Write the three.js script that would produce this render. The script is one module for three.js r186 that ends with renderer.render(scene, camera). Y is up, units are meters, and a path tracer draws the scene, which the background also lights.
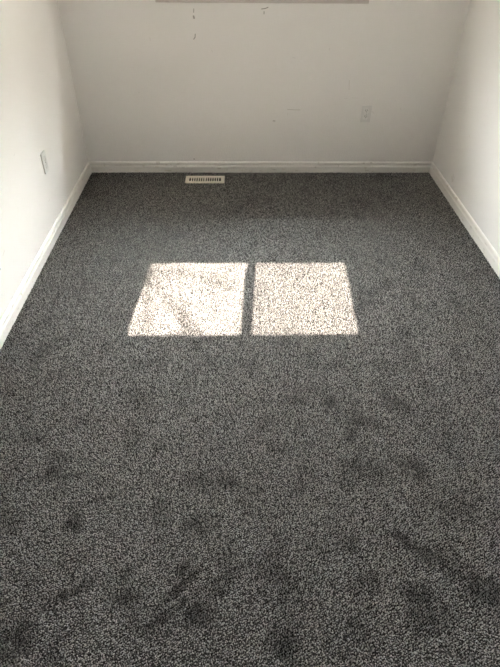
import * as THREE from 'three';
import { RoundedBoxGeometry } from 'three/addons/geometries/RoundedBoxGeometry.js';
import { Sky } from 'three/addons/objects/Sky.js';
import { mergeGeometries } from 'three/addons/utils/BufferGeometryUtils.js';
import { ImprovedNoise } from 'three/addons/math/ImprovedNoise.js';

// ---------- camera, sky, sun, exposure ----------
const scene = new THREE.Scene();
const camera = new THREE.PerspectiveCamera(64.249, 500 / 667, 0.05, 200);
camera.rotation.order = 'YXZ';
camera.position.set(-0.1547, 1.5972, 3.7551);
camera.rotation.set(-0.6974, -0.0223, 0.0096);
scene.add(camera);

const SUN_TAN = 0.9325, SUN_SIDE = 0.053;
const sky = new Sky();                                                 // hazy daylight
sky.name = 'sky'; sky.scale.setScalar(1000);
Object.assign(sky.material.uniforms.turbidity, { value: 20 });
Object.assign(sky.material.uniforms.rayleigh, { value: 0.3 });
Object.assign(sky.material.uniforms.mieCoefficient, { value: 0.55 });
Object.assign(sky.material.uniforms.mieDirectionalG, { value: 0.54 });
sky.material.uniforms.sunPosition.value.set(SUN_SIDE, SUN_TAN, -1);
scene.add(sky);
scene.backgroundIntensity = 2.25;

const sun = new THREE.DirectionalLight(new THREE.Color().setRGB(1, 0.885, 0.78), 118);
sun.name = 'sun';
sun.position.set(SUN_SIDE * 12, SUN_TAN * 12 , -12 + 1.5);
sun.target.position.set(0, 0, 1.5);
sun.castShadow = true;
sun.shadow.mapSize.set(4096, 4096);
Object.assign(sun.shadow.camera, { left: -4, right: 4, top: 4, bottom: -4, near: 1, far: 30 });
scene.add(sun, sun.target);

const renderer = new THREE.WebGLRenderer({ antialias: true });
renderer.toneMapping = THREE.LinearToneMapping;
renderer.toneMappingExposure = 1.5;
renderer.shadowMap.enabled = true;

// ---------- helpers ----------
function rng(a) { return () => { a |= 0; a = (a + 0x6d2b79f5) | 0; let t = Math.imul(a ^ (a >>> 15), 1 | a); t = (t + Math.imul(t ^ (t >>> 7), 61 | t)) ^ t; return ((t ^ (t >>> 14)) >>> 0) / 4294967296; }; }
const noise = new ImprovedNoise();
const lin = (r, g, b) => new THREE.Color().setRGB(r, g, b);
function mat(color, roughness, extra = {}) { return new THREE.MeshPhysicalMaterial({ color, roughness, ...Object.fromEntries(Object.entries(extra).filter(([, v]) => v !== undefined)) }); }
function mesh(name, geometry, material, parent = scene) {
  const m = new THREE.Mesh(geometry, material);
  m.name = name; m.castShadow = m.receiveShadow = true;
  parent.add(m); return m;
}
function group(name, x, y, z, parent = scene) { const g = new THREE.Group(); g.name = name; g.position.set(x, y, z); parent.add(g); return g; }
function structure(o, label) { o.userData.kind = 'structure'; if (label) o.userData.label = label; return o; }
function tag(o, label, category, grp) { o.userData.label = label; o.userData.category = category; if (grp) o.userData.group = grp; return o; }
const box = (x0, x1, y0, y1, z0, z1) => new THREE.BoxGeometry(x1 - x0, y1 - y0, z1 - z0).translate((x0 + x1) / 2, (y0 + y1) / 2, (z0 + z1) / 2);
const rbox = (x0, x1, y0, y1, z0, z1, r = 0.002) => new RoundedBoxGeometry(x1 - x0, y1 - y0, z1 - z0, 2, r).translate((x0 + x1) / 2, (y0 + y1) / 2, (z0 + z1) / 2);
function rectShape(x0, x1, y0, y1) { const s = new THREE.Shape(); s.moveTo(x0, y0); s.lineTo(x1, y0); s.lineTo(x1, y1); s.lineTo(x0, y1); s.closePath(); return s; }
function rectHole(x0, x1, y0, y1) { const s = new THREE.Path(); s.moveTo(x0, y0); s.lineTo(x0, y1); s.lineTo(x1, y1); s.lineTo(x1, y0); s.closePath(); return s; }

// ---------- dimensions ----------
const HX = 1.25, LEN = 4.15, HC = 2.4, T = 0.14;

// roller-stipple relief shared by the painted walls
function stipple() {
  const N = 512, d = new Uint8Array(N * N), r = rng(11), raw = new Float32Array(N * N);
  for (let i = 0; i < N * N; i++) raw[i] = r();
  for (let y = 0; y < N; y++) for (let x = 0; x < N; x++) {
    let s = 0;
    for (let j = -2; j <= 2; j++) for (let i = -2; i <= 2; i++) s += raw[((y + j + N) % N) * N + ((x + i + N) % N)];
    d[y * N + x] = Math.max(0, Math.min(255, 128 + (s / 25 - 0.5) * 900));
  }
  const t = new THREE.DataTexture(d, N, N, THREE.RedFormat);
  t.wrapS = t.wrapT = THREE.RepeatWrapping; t.magFilter = THREE.LinearFilter; t.repeat.set(1 / 0.6, 1 / 0.6); t.needsUpdate = true;
  return t;
}
const wallBump = stipple();
const PAINT = '#f2f0ec';
// paint with the scuffs, nail holes and hairlines of one wall; x, y in metres on that wall
function paintMap(x0, y0, w, h, marks, px) {
  const c = document.createElement('canvas'); c.width = Math.round(w * px); c.height = Math.round(h * px);
  const k = c.getContext('2d');
  k.fillStyle = PAINT; k.fillRect(0, 0, c.width, c.height);
  for (const [pts, width, colour, alpha] of marks) {
    k.globalAlpha = alpha; k.strokeStyle = colour; k.lineWidth = width * px; k.lineCap = 'round'; k.lineJoin = 'round';
    k.beginPath(); pts.forEach(([x, y], i) => k[i ? 'lineTo' : 'moveTo']((x - x0) * px, c.height - (y - y0) * px)); k.stroke();
  }
  const t = new THREE.CanvasTexture(c);
  t.colorSpace = THREE.SRGBColorSpace; t.wrapS = t.wrapT = THREE.ClampToEdgeWrapping;
  t.repeat.set(1 / w, 1 / h); t.offset.set(-x0 / w, -y0 / h);
  return t;
}
const DK = '#6f685e', LT = '#f6f3ec', GR = '#8f887c';
const wallMat = (map) => mat(map ? lin(1, 1, 1) : new THREE.Color(PAINT), 0.62, { map, bumpMap: wallBump, bumpScale: 0.00035 });

// ---------- room shell ----------
const WX0 = -0.65, WX1 = 0.56, WY0 = 1.115, WY1 = 1.87;
{
  const marks = [
    [[[-0.432, 1.034], [-0.435, 1.014]], 0.004, DK, 0.55], [[[-0.436, 0.993], [-0.434, 0.984]], 0.010, DK, 0.5], [[[-0.431, 1.035], [-0.426, 1.022]], 0.003, LT, 0.8],
    [[[-0.432, 0.896], [-0.434, 0.878], [-0.443, 0.868]], 0.005, DK, 0.55], [[[-0.424, 0.892], [-0.427, 0.872]], 0.004, LT, 0.8], [[[-0.447, 0.862], [-0.436, 0.856]], 0.004, LT, 0.8],
    [[[-0.02, 1.034], [0.004, 1.037], [0.020, 1.043]], 0.004, DK, 0.6], [[[0.006, 1.031], [0.022, 1.033]], 0.005, LT, 0.9], [[[0.028, 1.043], [0.040, 1.045]], 0.005, LT, 0.8],
    [[[-0.004, 1.020], [-0.004, 1.008]], 0.005, DK, 0.5], [[[-0.004, 1.002], [-0.002, 0.994]], 0.005, LT, 0.8],
    [[[0.17, 0.444], [0.21, 0.441], [0.256, 0.4405]], 0.003, GR, 0.4], [[[0.17, 0.439], [0.256, 0.436]], 0.003, LT, 0.5],
    [[[0.075, 0.367], [0.087, 0.366]], 0.007, GR, 0.4],
    [[[0.573, 0.64], [0.579, 0.575], [0.586, 0.53]], 0.004, LT, 0.5], [[[0.569, 0.63], [0.575, 0.57]], 0.003, GR, 0.25], [[[0.55, 0.515], [0.575, 0.519]], 0.003, GR, 0.12], [[[0.60, 0.52], [0.64, 0.518]], 0.004, GR, 0.08],
    [[[-0.488, 0.097], [-0.484, 0.096]], 0.007, DK, 0.5],
  ];
  const r = rng(5);
  for (let i = 0; i < 16; i++) { const x = -1.1 + 2.2 * r(), y = 0.15 + 0.85 * r(), a = r() * 6.3, l = 0.004 + 0.016 * r(); marks.push([[[x, y], [x + l * Math.cos(a), y + l * Math.sin(a)]], 0.003, r() < 0.5 ? GR : LT, 0.16]); }
  const s = rectShape(-HX - T, HX + T, 0, HC);
  s.holes.push(rectHole(WX0, WX1, WY0, WY1));
  const g = new THREE.ExtrudeGeometry(s, { depth: T, bevelEnabled: false }).translate(0, 0, -T);
  structure(mesh('wall_back', g, wallMat(paintMap(-HX - T, 0, 2 * (HX + T), HC, marks, 730))), 'off-white painted end wall with faint scuffs and nail holes under the window');
}
{
  const marks = [
    [[[1.575, 0.385], [1.59, 0.38]], 0.006, LT, 0.6], [[[1.69, 0.259], [1.71, 0.257]], 0.004, DK, 0.6], [[[1.60, 0.30], [1.63, 0.292]], 0.003, GR, 0.25], [[[1.2, 0.6], [1.215, 0.596]], 0.003, GR, 0.2],
    [[[0.9, 0.22], [0.93, 0.216]], 0.003, GR, 0.2],
  ];
  // local x runs along the room, local z is the wall's thickness
  const g = new THREE.ExtrudeGeometry(rectShape(0, LEN, 0, HC), { depth: T, bevelEnabled: false });
  const l = structure(mesh('wall_left', g, wallMat(paintMap(0, 0, LEN, HC, marks, 450))), 'off-white painted long wall with a single outlet plate');
  l.rotation.y = -Math.PI / 2; l.position.x = -HX;
  const rm = [[[[0.41, 0.14], [0.43, 0.125], [0.44, 0.13]], 0.02, GR, 0.13], [[[0.42, 0.16], [0.45, 0.15]], 0.012, GR, 0.1], [[[0.5, 0.45], [0.515, 0.44]], 0.003, GR, 0.2], [[[0.62, 0.7], [0.62, 0.67]], 0.003, GR, 0.18]];
  const rw = structure(mesh('wall_right', g.clone(), wallMat(paintMap(0, 0, LEN, HC, rm, 450))), 'off-white painted long wall without fittings');
  rw.rotation.y = -Math.PI / 2; rw.position.x = HX + T;
}
const DX0 = -0.75, DX1 = 0.07, DH = 2.04;
{
  const s = rectShape(-HX - T, HX + T, 0, HC);
  s.holes.push(rectHole(DX0, DX1, 0.001, DH));
  structure(mesh('wall_front', new THREE.ExtrudeGeometry(s, { depth: T, bevelEnabled: false }).translate(0, 0, LEN), wallMat()), 'off-white painted wall with the doorway, opposite the window');
  structure(mesh('ceiling', box(-HX - T, HX + T, HC, HC + 0.15, -T, LEN + T), mat(lin(0.88, 0.87, 0.86), 0.9)), 'flat white ceiling');
}
// floor with the opening of the air duct
const VX = -0.4055, VZ = 0.141, VW = 0.278, VD = 0.119, FLOOR_Y = -0.006;
{
  const s = rectShape(-HX - T, HX + T, -(LEN + T), T);
  s.holes.push(rectHole(VX - 0.118, VX + 0.118, -(VZ + 0.036), -(VZ - 0.036)));
  const g = new THREE.ExtrudeGeometry(s, { depth: 0.15, bevelEnabled: false }).rotateX(-Math.PI / 2).translate(0, FLOOR_Y - 0.15, 0);
  structure(mesh('floor', g, mat(lin(0.045, 0.045, 0.045), 1)), 'floor under the grey carpet');
}

// ---------- baseboards ----------
const boardMat = mat(new THREE.Color('#ece9e2'), 0.42);
function boardMap(length, specks, seed) {
  const px = 400, c = document.createElement('canvas'); c.width = Math.min(2000, Math.round(length * px)); c.height = 48;
  const k = c.getContext('2d'), r = rng(seed);
  k.fillStyle = '#ece9e2'; k.fillRect(0, 0, c.width, c.height);
  for (let i = 0; i < specks; i++) {
    k.globalAlpha = 0.1 + 0.2 * r(); k.fillStyle = r() < 0.7 ? '#8c8172' : '#b8a890';
    k.fillRect(r() * c.width, r() * c.height, 2 + r() * 10, 1 + r() * 2.5);
  }
  const t = new THREE.CanvasTexture(c); t.colorSpace = THREE.SRGBColorSpace; t.wrapS = t.wrapT = THREE.RepeatWrapping;
  t.repeat.set(1 / length, 1 / 0.14);
  return t;
}
function baseboard(name, length, seed, label) {
  // profile in (x = out from the wall, y = up), swept along local z
  const s = new THREE.Shape();
  s.moveTo(0, 0); s.lineTo(0.0135, 0); s.lineTo(0.0135, 0.047); s.lineTo(0.0128, 0.0520); s.lineTo(0.0105, 0.0570); s.lineTo(0.0092, 0.0605);
  s.lineTo(0.0090, 0.064); s.lineTo(0.0102, 0.067); s.lineTo(0.0112, 0.071); s.lineTo(0.0104, 0.077); s.lineTo(0.0082, 0.0815); s.lineTo(0.005, 0.0837); s.lineTo(0, 0.0842); s.closePath();
  const g = new THREE.ExtrudeGeometry(s, { depth: length, bevelEnabled: false });
  const p = g.attributes.position, uv = g.attributes.uv;
  for (let i = 0; i < p.count; i++) uv.setXY(i, p.getZ(i), p.getX(i) + p.getY(i));
  const m = boardMat.clone(); m.color = lin(1, 1, 1); m.map = boardMap(length, Math.round(length * 34), seed);
  return structure(mesh(name, g, m), label);
}
{
  const l = baseboard('baseboard_left', LEN, 3, 'white moulded baseboard along the wall with the outlet plate'); l.position.set(-HX, FLOOR_Y, 0);
  const r = baseboard('baseboard_right', LEN, 4, 'white moulded baseboard along the bare wall'); r.rotation.y = Math.PI; r.position.set(HX, FLOOR_Y, LEN);
  const b = baseboard('baseboard_back', 2 * HX - 0.017, 7, 'white moulded baseboard under the window wall, behind the floor register'); b.rotation.y = -Math.PI / 2; b.position.set(HX - 0.0085, FLOOR_Y, 0);
}

// ---------- window ----------
{
  const vinyl = mat(lin(0.80, 0.80, 0.78), 0.35), wood = mat(new THREE.Color('#cfcac2'), 0.45);
  const w = structure(group('window_1', 0, 0, 0), 'white two-pane window high in the end wall');
  const F = 0.035, z0 = -0.105, z1 = -0.045;
  const GL0 = -0.582, GL1 = -0.041, GR0 = -0.001, GR1 = 0.496, GY0 = 1.215, GY1 = 1.811;   // clear glass
  const ring = (x0, x1, y0, y1, a0, a1, b0, b1, d0, d1) => { const s = rectShape(x0, x1, y0, y1); s.holes.push(rectHole(a0, a1, b0, b1)); return new THREE.ExtrudeGeometry(s, { depth: d1 - d0, bevelEnabled: false }).translate(0, 0, d0); };
  mesh('window_frame', ring(WX0, WX1, WY0, WY1, WX0 + F, WX1 - F, WY0 + 0.05, WY1 - F, z0, z1), vinyl, w);
  mesh('mullion', box(-0.040, -0.014, WY0 + 0.05, WY1 - F, z0 + 0.005, z1 - 0.005), vinyl, w);
  const glass = mat(lin(0.97, 0.98, 0.97), 0.0, { transmission: 1, thickness: 0, ior: 1.5 });
  for (const [a0, a1, x0, x1] of [[GL0, GL1, WX0 + F, -0.040], [GR0, GR1, -0.014, WX1 - F]]) {
    const sash = mesh('sash', ring(x0, x1, WY0 + 0.05, WY1 - F, a0, a1, GY0, GY1, -0.082, -0.058), vinyl, w);
    mesh('pane', new THREE.PlaneGeometry(a1 - a0, GY1 - GY0).translate((a0 + a1) / 2, (GY0 + GY1) / 2, -0.07), glass, sash);
  }
  // unseen insect screen, dims the sunlight through the right-hand sash
  const screenMat = mat(lin(0.62, 0.62, 0.62), 0.0, { transmission: 1, thickness: 0, ior: 1.02 });
  mesh('unseen_insect_screen', new THREE.PlaneGeometry(GR1 - GR0 + 0.02, GY1 - GY0 + 0.02).translate((GR0 + GR1) / 2, (GY0 + GY1) / 2, -0.088), screenMat, w);
  mesh('unseen_stile_strip', rbox(-0.057, -0.038, GY0 + 0.038, GY1 - 0.01, -0.060, -0.040, 0.002), vinyl, w).userData.label = 'long strip on the meeting stile, out of view, stepping the edge of the sun patch';  // out of view, shaped to step the edge of the left sun patch
  mesh('stool', rbox(WX0 - 0.075, WX1 + 0.075, WY0 - 0.018, WY0 - 0.0005, -0.0, 0.026, 0.004), wood, w);
  mesh('stool', box(WX0, WX1, WY0 - 0.001, WY0 + 0.0005, -0.045, 0.001), wood, w);
  mesh('apron', rbox(WX0 - 0.01, WX1 + 0.07, 1.0665, WY0 - 0.018, 0.0, 0.013, 0.003), wood, w);
  for (const [a, b] of [[WX0 - 0.06, WX0], [WX1, WX1 + 0.06]]) mesh('casing', rbox(a, b, WY0 + 0.0, WY1 + 0.06, 0.0, 0.015, 0.003), wood, w);
  mesh('casing', rbox(WX0, WX1, WY1, WY1 + 0.06, 0.0, 0.015, 0.003), wood, w);
}

// ---------- door behind the photographer ----------
{
  const paint = mat(lin(0.76, 0.75, 0.72), 0.4), brass = mat(lin(0.6, 0.55, 0.45), 0.3, { metalness: 1 });
  const d = structure(group('door_1', 0, 0, 0), 'white panel door opposite the window');
  const s = mesh('door_leaf', box(DX0 + 0.003, DX1 - 0.003, 0.006, DH - 0.003, LEN + 0.01, LEN + 0.045), paint, d);
  for (const [x0, x1] of [[DX0 + 0.11, DX0 + 0.375], [DX1 - 0.375, DX1 - 0.11]]) for (const [y0, y1] of [[0.2, 0.85], [0.98, 1.86]]) mesh('panel', rbox(x0, x1, y0, y1, LEN + 0.002, LEN + 0.011, 0.004), paint, s);
  const k = mesh('knob', new THREE.SphereGeometry(0.027, 20, 14).translate(DX1 - 0.065, 0.95, LEN - 0.045), brass, s);
  mesh('knob_stem', new THREE.CylinderGeometry(0.011, 0.026, 0.05, 18).rotateX(Math.PI / 2).translate(DX1 - 0.065, 0.95, LEN - 0.012), brass, s);
  for (const [x0, x1] of [[DX0 - 0.06, DX0], [DX1, DX1 + 0.06]]) mesh('casing', rbox(x0, x1, 0, DH + 0.06, LEN - 0.015, LEN, 0.003), paint, d);
  mesh('casing', rbox(DX0, DX1, DH, DH + 0.06, LEN - 0.015, LEN, 0.003), paint, d);
  mesh('hall_backing', box(DX0, DX1, 0.002, DH, LEN + 0.1, LEN + T - 0.001), paint, d);
}

// ---------- carpet ----------
{
  // one twisted cut yarn end
  const rings = [[0.0021, 0], [0.0031, 0.0042], [0.0027, 0.0078]], S = 5, pos = [], idx = [];
  rings.forEach(([r, y], j) => { for (let i = 0; i < S; i++) { const a = (i + j * 0.35) / S * Math.PI * 2; pos.push(r * Math.cos(a), y, r * Math.sin(a)); } });
  pos.push(0, 0.0096, 0);
  for (let j = 0; j < 2; j++) for (let i = 0; i < S; i++) { const a = j * S + i, b = j * S + (i + 1) % S; idx.push(a, a + S, b, b, a + S, b + S); }
  for (let i = 0; i < S; i++) idx.push(2 * S + i, 3 * S, 2 * S + (i + 1) % S);
  const g = new THREE.BufferGeometry();
  g.setAttribute('position', new THREE.Float32BufferAttribute(pos, 3)); g.setIndex(idx); g.computeVertexNormals();

  // scuffed and trodden places: x, z, length, width, direction, strength
  const marks = [
    [-0.829, 2.612, 0.05, 0.03, 0.9, 0.9], [-0.78, 2.63, 0.10, 0.014, 0.15, 0.5], [-0.702, 2.808, 0.05, 0.035, 0.9, 0.8], [-0.647, 2.727, 0.11, 0.012, 0.35, 0.6], [-0.291, 2.823, 0.07, 0.05, 0.2, 0.6],
    [-0.339, 2.963, 0.03, 0.022, 1.2, 1.0], [-0.348, 3.033, 0.09, 0.018, 0.75, 1.0], [-0.357, 3.09, 0.12, 0.016, 0.65, 0.9], [-0.276, 3.104, 0.055, 0.045, 0.2, 0.9], [-0.221, 3.02, 0.06, 0.035, 0.5, 0.6],
    [-0.783, 3.164, 0.07, 0.06, 1.2, 0.8], [-0.304, 2.062, 0.06, 0.04, 0.5, 0.45], [-0.16, 2.673, 0.08, 0.018, -0.3, 0.6], [-0.663, 3.034, 0.10, 0.02, 0.5, 0.8], [-0.497, 3.06, 0.07, 0.03, 0.3, 0.5],
    [0.206, 2.285, 0.035, 0.03, 0.1, 0.9], [0.064, 2.273, 0.06, 0.03, 0.2, 0.4], [0.337, 2.392, 0.07, 0.035, -0.3, 0.7], [0.487, 2.304, 0.09, 0.05, -0.7, 0.7], [0.266, 2.465, 0.05, 0.02, 1.2, 0.6],
    [0.468, 2.617, 0.07, 0.06, -0.3, 0.7], [0.354, 2.873, 0.05, 0.02, -0.6, 0.9], [0.433, 2.941, 0.11, 0.035, -0.5, 0.8], [0.371, 3.056, 0.07, 0.04, -0.4, 0.8], [0.381, 3.127, 0.08, 0.05, 0.2, 0.9],
    [-0.037, 3.186, 0.06, 0.04, -0.9, 1.0], [0.181, 2.888, 0.04, 0.04, 0.3, 0.6], [0.569, 3.044, 0.09, 0.05, -0.6, 0.8], [-0.108, 2.693, 0.05, 0.025, 0.2, 0.5], [0.231, 3.01, 0.06, 0.03, -0.3, 0.5],
    [0.168, 3.15, 0.04, 0.05, 0.2, 0.6], [-0.55, 2.35, 0.07, 0.22, 0.05, 0.25], [-0.02, 3.02, 0.12, 0.06, 0.2, 0.35], [0.30, 2.62, 0.08, 0.10, 0.5, 0.35], [0.55, 2.75, 0.05, 0.12, 0.4, 0.35],
  ].map(([x, z, a, b, t, s]) => ({ x, z, a: a * 0.85, b: b * 0.85, c: Math.cos(t), s: Math.sin(t), k: s, r: Math.max(a, b) * 2.2 }));
  function pressed(x, z) {
    let m = 0;
    for (const p of marks) {
      const dx = x - p.x, dz = z - p.z;
      if (Math.abs(dx) > p.r || Math.abs(dz) > p.r) continue;
      const u = (dx * p.c - dz * p.s) / p.a, v = (dx * p.s + dz * p.c) / p.b, q = u * u + v * v;
      m = Math.max(m, p.k * Math.exp(-q * q * 0.8) * 1.1);
    }
    const f = noise.noise(x * 9, 3.1, z * 7) + 0.6 * noise.noise(x * 22, 7.7, z * 18);
    m *= 0.85 + 1.0 * noise.noise(x * 30, 2.2, z * 26);
    return Math.min(1, m + Math.max(0, f - 0.08) * 0.7);
  }
  const X0 = -HX + 0.0155, X1 = HX - 0.0155, Z0 = 0.0155, Z1 = LEN - 0.004, r = rng(21), q = [];
  for (let z = Z0, row = 0, STEP = 0.0033; z < Z1; z += (STEP = z < 3.45 ? 0.0033 : 0.0056), row++) for (let x = X0, k = 0; x < X1; x += STEP, k++) {
    const px = Math.min(X1, Math.max(X0, x + (r() - 0.5) * STEP * 0.9)), pz = Math.min(Z1, Math.max(Z0, z + (r() - 0.5) * STEP * 0.9));
    if (Math.abs(px - VX) < 0.137 && Math.abs(pz - VZ) < 0.055) continue;
    q.push(px, pz, (k * 0.7548777 + row * 0.5698403 + 0.16 * r()) % 1);
  }
  const n = q.length / 3, im = new THREE.InstancedMesh(g, mat(lin(1, 1, 1), 1, { specularIntensity: 0.2 }), n), d = new THREE.Object3D(), col = new THREE.Color();
  for (let i = 0; i < n; i++) {
    const x = q[3 * i], z = q[3 * i + 1], m = pressed(x, z), broad = noise.noise(x * 1.7, 1.3, z * 1.1) + 0.5 * noise.noise(x * 4.5, 9.2, z * 2.3);
    // the nap lies towards the doorway; trodden pile is laid back towards the window and shorter
    const lean = 0.25 + 0.25 * broad - 0.95 * m, a = r() * 6.283, j = 0.38 * Math.sqrt(r());
    d.position.set(x, FLOOR_Y - 0.0005, z);
    d.rotation.set(lean + j * Math.cos(a), r() * 6.283, 0.12 * noise.noise(x * 3, 4.4, z * 3) + j * Math.sin(a), 'XZY');
    const s = (z < 3.45 ? 0.645 : 1.08) * (0.86 + 0.3 * r());
    d.scale.set(s, (0.82 + 0.36 * r()) * (1 - 0.3 * m), s);
    d.updateMatrix(); im.setMatrixAt(i, d.matrix);
    const u = q[3 * i + 2]; let v = u < 0.36 ? 0.009 + 0.014 * r() : u < 0.65 ? 0.056 + 0.065 * r() : 0.27 + 0.20 * r();
    v *= 1 - 0.6 * m;                                                  // shade of the laid pile, put into the tuft colour
    const w = (r() - 0.5) * 0.05;
    im.setColorAt(i, col.setRGB(v * (1.0 + w), v * 0.962, v * (0.915 - w)));
  }
  im.name = 'carpet'; im.castShadow = im.receiveShadow = true; im.userData.kind = 'stuff';
  tag(im, 'speckled charcoal grey cut-pile carpet with scuffed footprints, covering the whole floor', 'carpet');
  scene.add(im);
}

// ---------- floor register ----------
{
  const enamel = mat(lin(0.70, 0.65, 0.55), 0.45), dark = mat(lin(0.03, 0.03, 0.03), 0.8);
  const o = tag(group('floor_register', VX, 0, VZ), 'beige metal floor register with dark slots, set in the carpet by the baseboard', 'floor vent');
  const y0 = 0.0, y1 = 0.006, sx = 0.113, sz = 0.031;
  const s = rectShape(-VW / 2, VW / 2, -VD / 2, VD / 2);
  s.holes.push(rectHole(-sx, sx, -sz, sz));
  mesh('face_plate', new THREE.ExtrudeGeometry(s, { depth: 0.004, bevelEnabled: true, bevelThickness: 0.0025, bevelSize: 0.0025, bevelOffset: -0.0025, bevelSegments: 2 }).rotateX(-Math.PI / 2).translate(0, 0, 0), enamel, o);
  const slat = box(-0.0034, 0.0034, -0.001, y1 - 0.001, -sz - 0.001, sz + 0.001);
  const N = 14;
  for (let i = 1; i < N; i++) if (i !== N / 2) { const m = mesh('slat', slat, enamel, o); m.position.x = -sx + (2 * sx * i) / N; }
  mesh('centre_bar', box(-0.0050, 0.0050, -0.001, y1 + 0.0002, -sz - 0.001, sz + 0.001), enamel, o).position.x = 0;
  const duct = mergeGeometries([box(-sx - 0.003, -sx, -0.12, -0.001, -sz - 0.003, sz + 0.003), box(sx, sx + 0.003, -0.12, -0.001, -sz - 0.003, sz + 0.003), box(-sx, sx, -0.12, -0.001, -sz - 0.003, -sz), box(-sx, sx, -0.12, -0.001, sz, sz + 0.003), box(-sx, sx, -0.12, -0.117, -sz, sz)]);
  mesh('duct', duct, dark, o);
}

// ---------- wall outlets ----------
function makeOutlet() {
  const plastic = mat(lin(0.80, 0.79, 0.76), 0.35), dark = mat(lin(0.03, 0.03, 0.03), 0.7), steel = mat(lin(0.6, 0.6, 0.58), 0.4, { metalness: 0.8 });
  const o = group('wall_outlet', 0, 0, 0);                              // back at local z = 0, faces +z
  const s = new THREE.Shape(), a = 0.0345, b = 0.0565, c = 0.004;
  s.moveTo(-a + c, -b); s.lineTo(a - c, -b); s.quadraticCurveTo(a, -b, a, -b + c); s.lineTo(a, b - c); s.quadraticCurveTo(a, b, a - c, b); s.lineTo(-a + c, b); s.quadraticCurveTo(-a, b, -a, b - c); s.lineTo(-a, -b + c); s.quadraticCurveTo(-a, -b, -a + c, -b);
  const opening = (cy) => { const p = new THREE.Path(), pts = []; for (let i = 0; i < 24; i++) { const t = -i / 24 * Math.PI * 2; pts.push(new THREE.Vector2(0.0172 * Math.cos(t), cy + Math.max(-0.0144, Math.min(0.0144, 0.0172 * Math.sin(t))))); } p.setFromPoints(pts); p.closePath(); return p; };
  s.holes.push(opening(0.0197), opening(-0.0197));
  mesh('cover_plate', new THREE.ExtrudeGeometry(s, { depth: 0.0050, bevelEnabled: true, bevelThickness: 0.0014, bevelSize: 0.0014, bevelOffset: -0.0014, bevelSegments: 3 }).translate(0, 0, 0.0014), plastic, o);
  for (const cy of [0.0197, -0.0197]) {
    const f = new THREE.Shape(); for (let i = 0; i < 28; i++) { const t = i / 28 * Math.PI * 2, x = 0.0163 * Math.cos(t), y = cy + Math.max(-0.0136, Math.min(0.0136, 0.0163 * Math.sin(t))); f[i ? 'lineTo' : 'moveTo'](x, y); } f.closePath();
    const slot = (x, w, h) => rectHole(x - w / 2, x + w / 2, cy + 0.004 - h / 2, cy + 0.004 + h / 2);
    f.holes.push(slot(-0.0064, 0.0036, 0.0110), slot(0.0064, 0.0036, 0.0095));
    const gh = new THREE.Path(); gh.absarc(0, cy - 0.0078, 0.0031, 0, Math.PI * 2, true); f.holes.push(gh);
    const face = mesh('receptacle', new THREE.ExtrudeGeometry(f, { depth: 0.0052, bevelEnabled: false }).translate(0, 0, 0.0006), plastic, o);
    mesh('contact_well', box(-0.013, 0.013, cy - 0.0115, cy + 0.0115, 0.0002, 0.0006), dark, face);
  }
  const sc = mesh('screw', new THREE.CylinderGeometry(0.0033, 0.0033, 0.0018, 16).rotateX(Math.PI / 2).translate(0, 0, 0.0086), steel, o);
  mesh('screw_slot', box(-0.0026, 0.0026, -0.0004, 0.0004, 0.0094, 0.0097), dark, sc);
  return o;
}
{
  const a = makeOutlet(); a.position.set(0.7125, 0.417, 0);
  tag(a, 'white duplex outlet on the end wall, above the baseboard near the corner', 'outlet', 'wall outlets');
  const b = a.clone(); b.name = 'wall_outlet_001'; scene.add(b);
  b.position.set(-HX, 0.416, 0.848); b.rotation.y = Math.PI / 2;
  tag(b, 'white outlet plate seen edge-on, alone on the bright long wall', 'outlet', 'wall outlets');
}

// ---------- outdoors: unseen eave, houses and pale ground shaping the light; the dappling tree ----------
structure(mesh('unseen_roof_eave', box(-4, 4, 2.5, 2.66, -T - 0.6, -T), mat(lin(0.7, 0.69, 0.66), 0.7)), 'unseen roof overhang above the window, placed to darken the carpet near the end wall');  // out of view, placed to cut steep sky light on the far carpet
// unseen houses, placed to narrow the side sky and dim the side walls
function unseenHouse(name, x0, x1, h, wall, label) {
  const o = tag(group(name, (x0 + x1) / 2, -0.4, -9), label, 'unseen_house'), w = (x1 - x0) / 2;
  mesh('walls', box(-w, w, 0, h, -6, 6), wall, o);
  const s = new THREE.Shape(); s.moveTo(-w - 0.4, h); s.lineTo(w + 0.4, h); s.lineTo(0, h + 0.4); s.closePath();
  mesh('roof', new THREE.ExtrudeGeometry(s, { depth: 12.6, bevelEnabled: false }).translate(0, 0, -6.3), mat(lin(0.10, 0.09, 0.08), 0.9), o);
  for (const z of [-3.5, 0, 3.5]) { const f = mesh('house_window', box(-0.04, 0.04, 1.1, 2.3, z - 0.6, z + 0.6), mat(lin(0.8, 0.8, 0.8), 0.5), o); f.position.x = x0 > 0 ? -w : w; mesh('pane', box(-0.05, 0.05, 1.17, 2.23, z - 0.53, z + 0.53), mat(lin(0.03, 0.04, 0.05), 0.1), f); }
}
unseenHouse('unseen_side_house', 2.8, 9.5, 5.2, mat(lin(0.5, 0.47, 0.42), 0.9), 'beige unseen house on the outlet-free side, placed to dim the left wall');
unseenHouse('unseen_side_house_001', -11.5, -4.6, 4.4, mat(lin(0.42, 0.42, 0.42), 0.9), 'lower grey unseen house on the outlet side, placed to dim the right wall');
structure(mesh('bounce_ground', box(-30, 30, -0.6, -0.4, -40, -T - 0.02), mat(lin(0.60, 0.58, 0.55), 1)), 'unseen ground outside the window, made pale to bounce sunlight to the ceiling');  // unseen; pale so that sunlight bounces up to the ceiling
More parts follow.
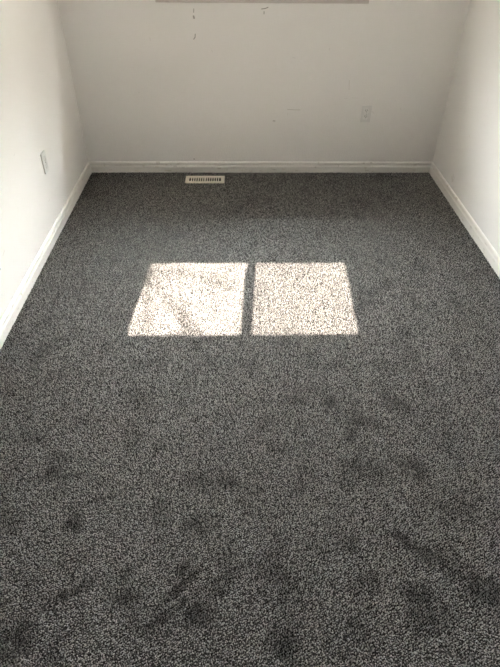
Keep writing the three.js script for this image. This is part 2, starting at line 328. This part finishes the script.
{
  const r = rng(77), bark = mat(lin(0.12, 0.09, 0.06), 0.9), leafMat = mat(lin(0.10, 0.16, 0.04), 0.8, { transmission: 0.35, thickness: 0, side: THREE.DoubleSide });
  const base = new THREE.Vector3(-1.0, -0.4, -6);
  const o = tag(group('tree', base.x, base.y, base.z), 'garden tree outside the window, its twigs dappling the sunlight', 'tree');
  const limb = (pts, r0, r1) => {
    const c = new THREE.CatmullRomCurve3(pts), N = 10, g = new THREE.TubeGeometry(c, N, 1, 7), p = g.attributes.position;
    for (let i = 0; i <= N; i++) { const k = r0 + (r1 - r0) * i / N, at = c.getPointAt(i / N); for (let j = 0; j < 8; j++) { const v = i * 8 + j; p.setXYZ(v, at.x + (p.getX(v) - at.x) * k, at.y + (p.getY(v) - at.y) * k, at.z + (p.getZ(v) - at.z) * k); } }
    g.computeVertexNormals(); return { g, c };
  };
  const V = (x, y, z) => new THREE.Vector3(x, y, z), trunk = limb([V(0, 0, 0), V(0.05, 1.4, 0.05), V(0.02, 2.8, 0), V(0.1, 6, 0.05), V(0.1, 9.6, 0)], 0.13, 0.03);
  mesh('trunk', trunk.g, bark, o);
  const leaves = [];
  for (let i = 0; i < 19; i++) {
    const t = 0.42 + 0.56 * i / 18, p0 = trunk.c.getPointAt(t), a = i * 2.4 + 0.3, l = (1 - t) * 3.2 + 0.9;
    const b = limb([p0, V(p0.x + Math.cos(a) * l * 0.5, p0.y + 0.25 * l, p0.z + Math.sin(a) * l * 0.5), V(p0.x + Math.cos(a) * l, p0.y + 0.62 * l, p0.z + Math.sin(a) * l)], 0.035 * (1.3 - t), 0.006);
    const bm = mesh('branch', b.g, bark, o);
    for (let k = 0; k < 6; k++) {
      const q0 = b.c.getPointAt(0.35 + 0.63 * k / 5), a2 = a + (k % 2 ? 0.9 : -0.9) + (r() - 0.5), l2 = 0.3 + 0.35 * r();
      const tw = limb([q0, V(q0.x + Math.cos(a2) * l2 * 0.5, q0.y + 0.18 * l2, q0.z + Math.sin(a2) * l2 * 0.5), V(q0.x + Math.cos(a2) * l2, q0.y + 0.3 * l2, q0.z + Math.sin(a2) * l2)], 0.011, 0.004);
      mesh('twig', tw.g, bark, bm);
      for (let n = 0; n < 11; n++) { const c = tw.c.getPointAt(0.2 + 0.8 * r()); leaves.push([c.x + (r() - 0.5) * 0.12, c.y + (r() - 0.5) * 0.12, c.z + (r() - 0.5) * 0.12]); }
    }
  }
  const ls = new THREE.Shape(); ls.moveTo(0, 0); ls.quadraticCurveTo(0.022, 0.025, 0, 0.07); ls.quadraticCurveTo(-0.022, 0.025, 0, 0);
  const im = new THREE.InstancedMesh(new THREE.ShapeGeometry(ls, 4), leafMat, leaves.length), d = new THREE.Object3D();
  leaves.forEach(([x, y, z], i) => { d.position.set(x, y, z); d.rotation.set(r() * 6.3, r() * 6.3, r() * 6.3); d.updateMatrix(); im.setMatrixAt(i, d.matrix); });
  im.name = 'leaves'; im.userData.kind = 'stuff'; im.castShadow = true; o.add(im);
}

renderer.render(scene, camera);
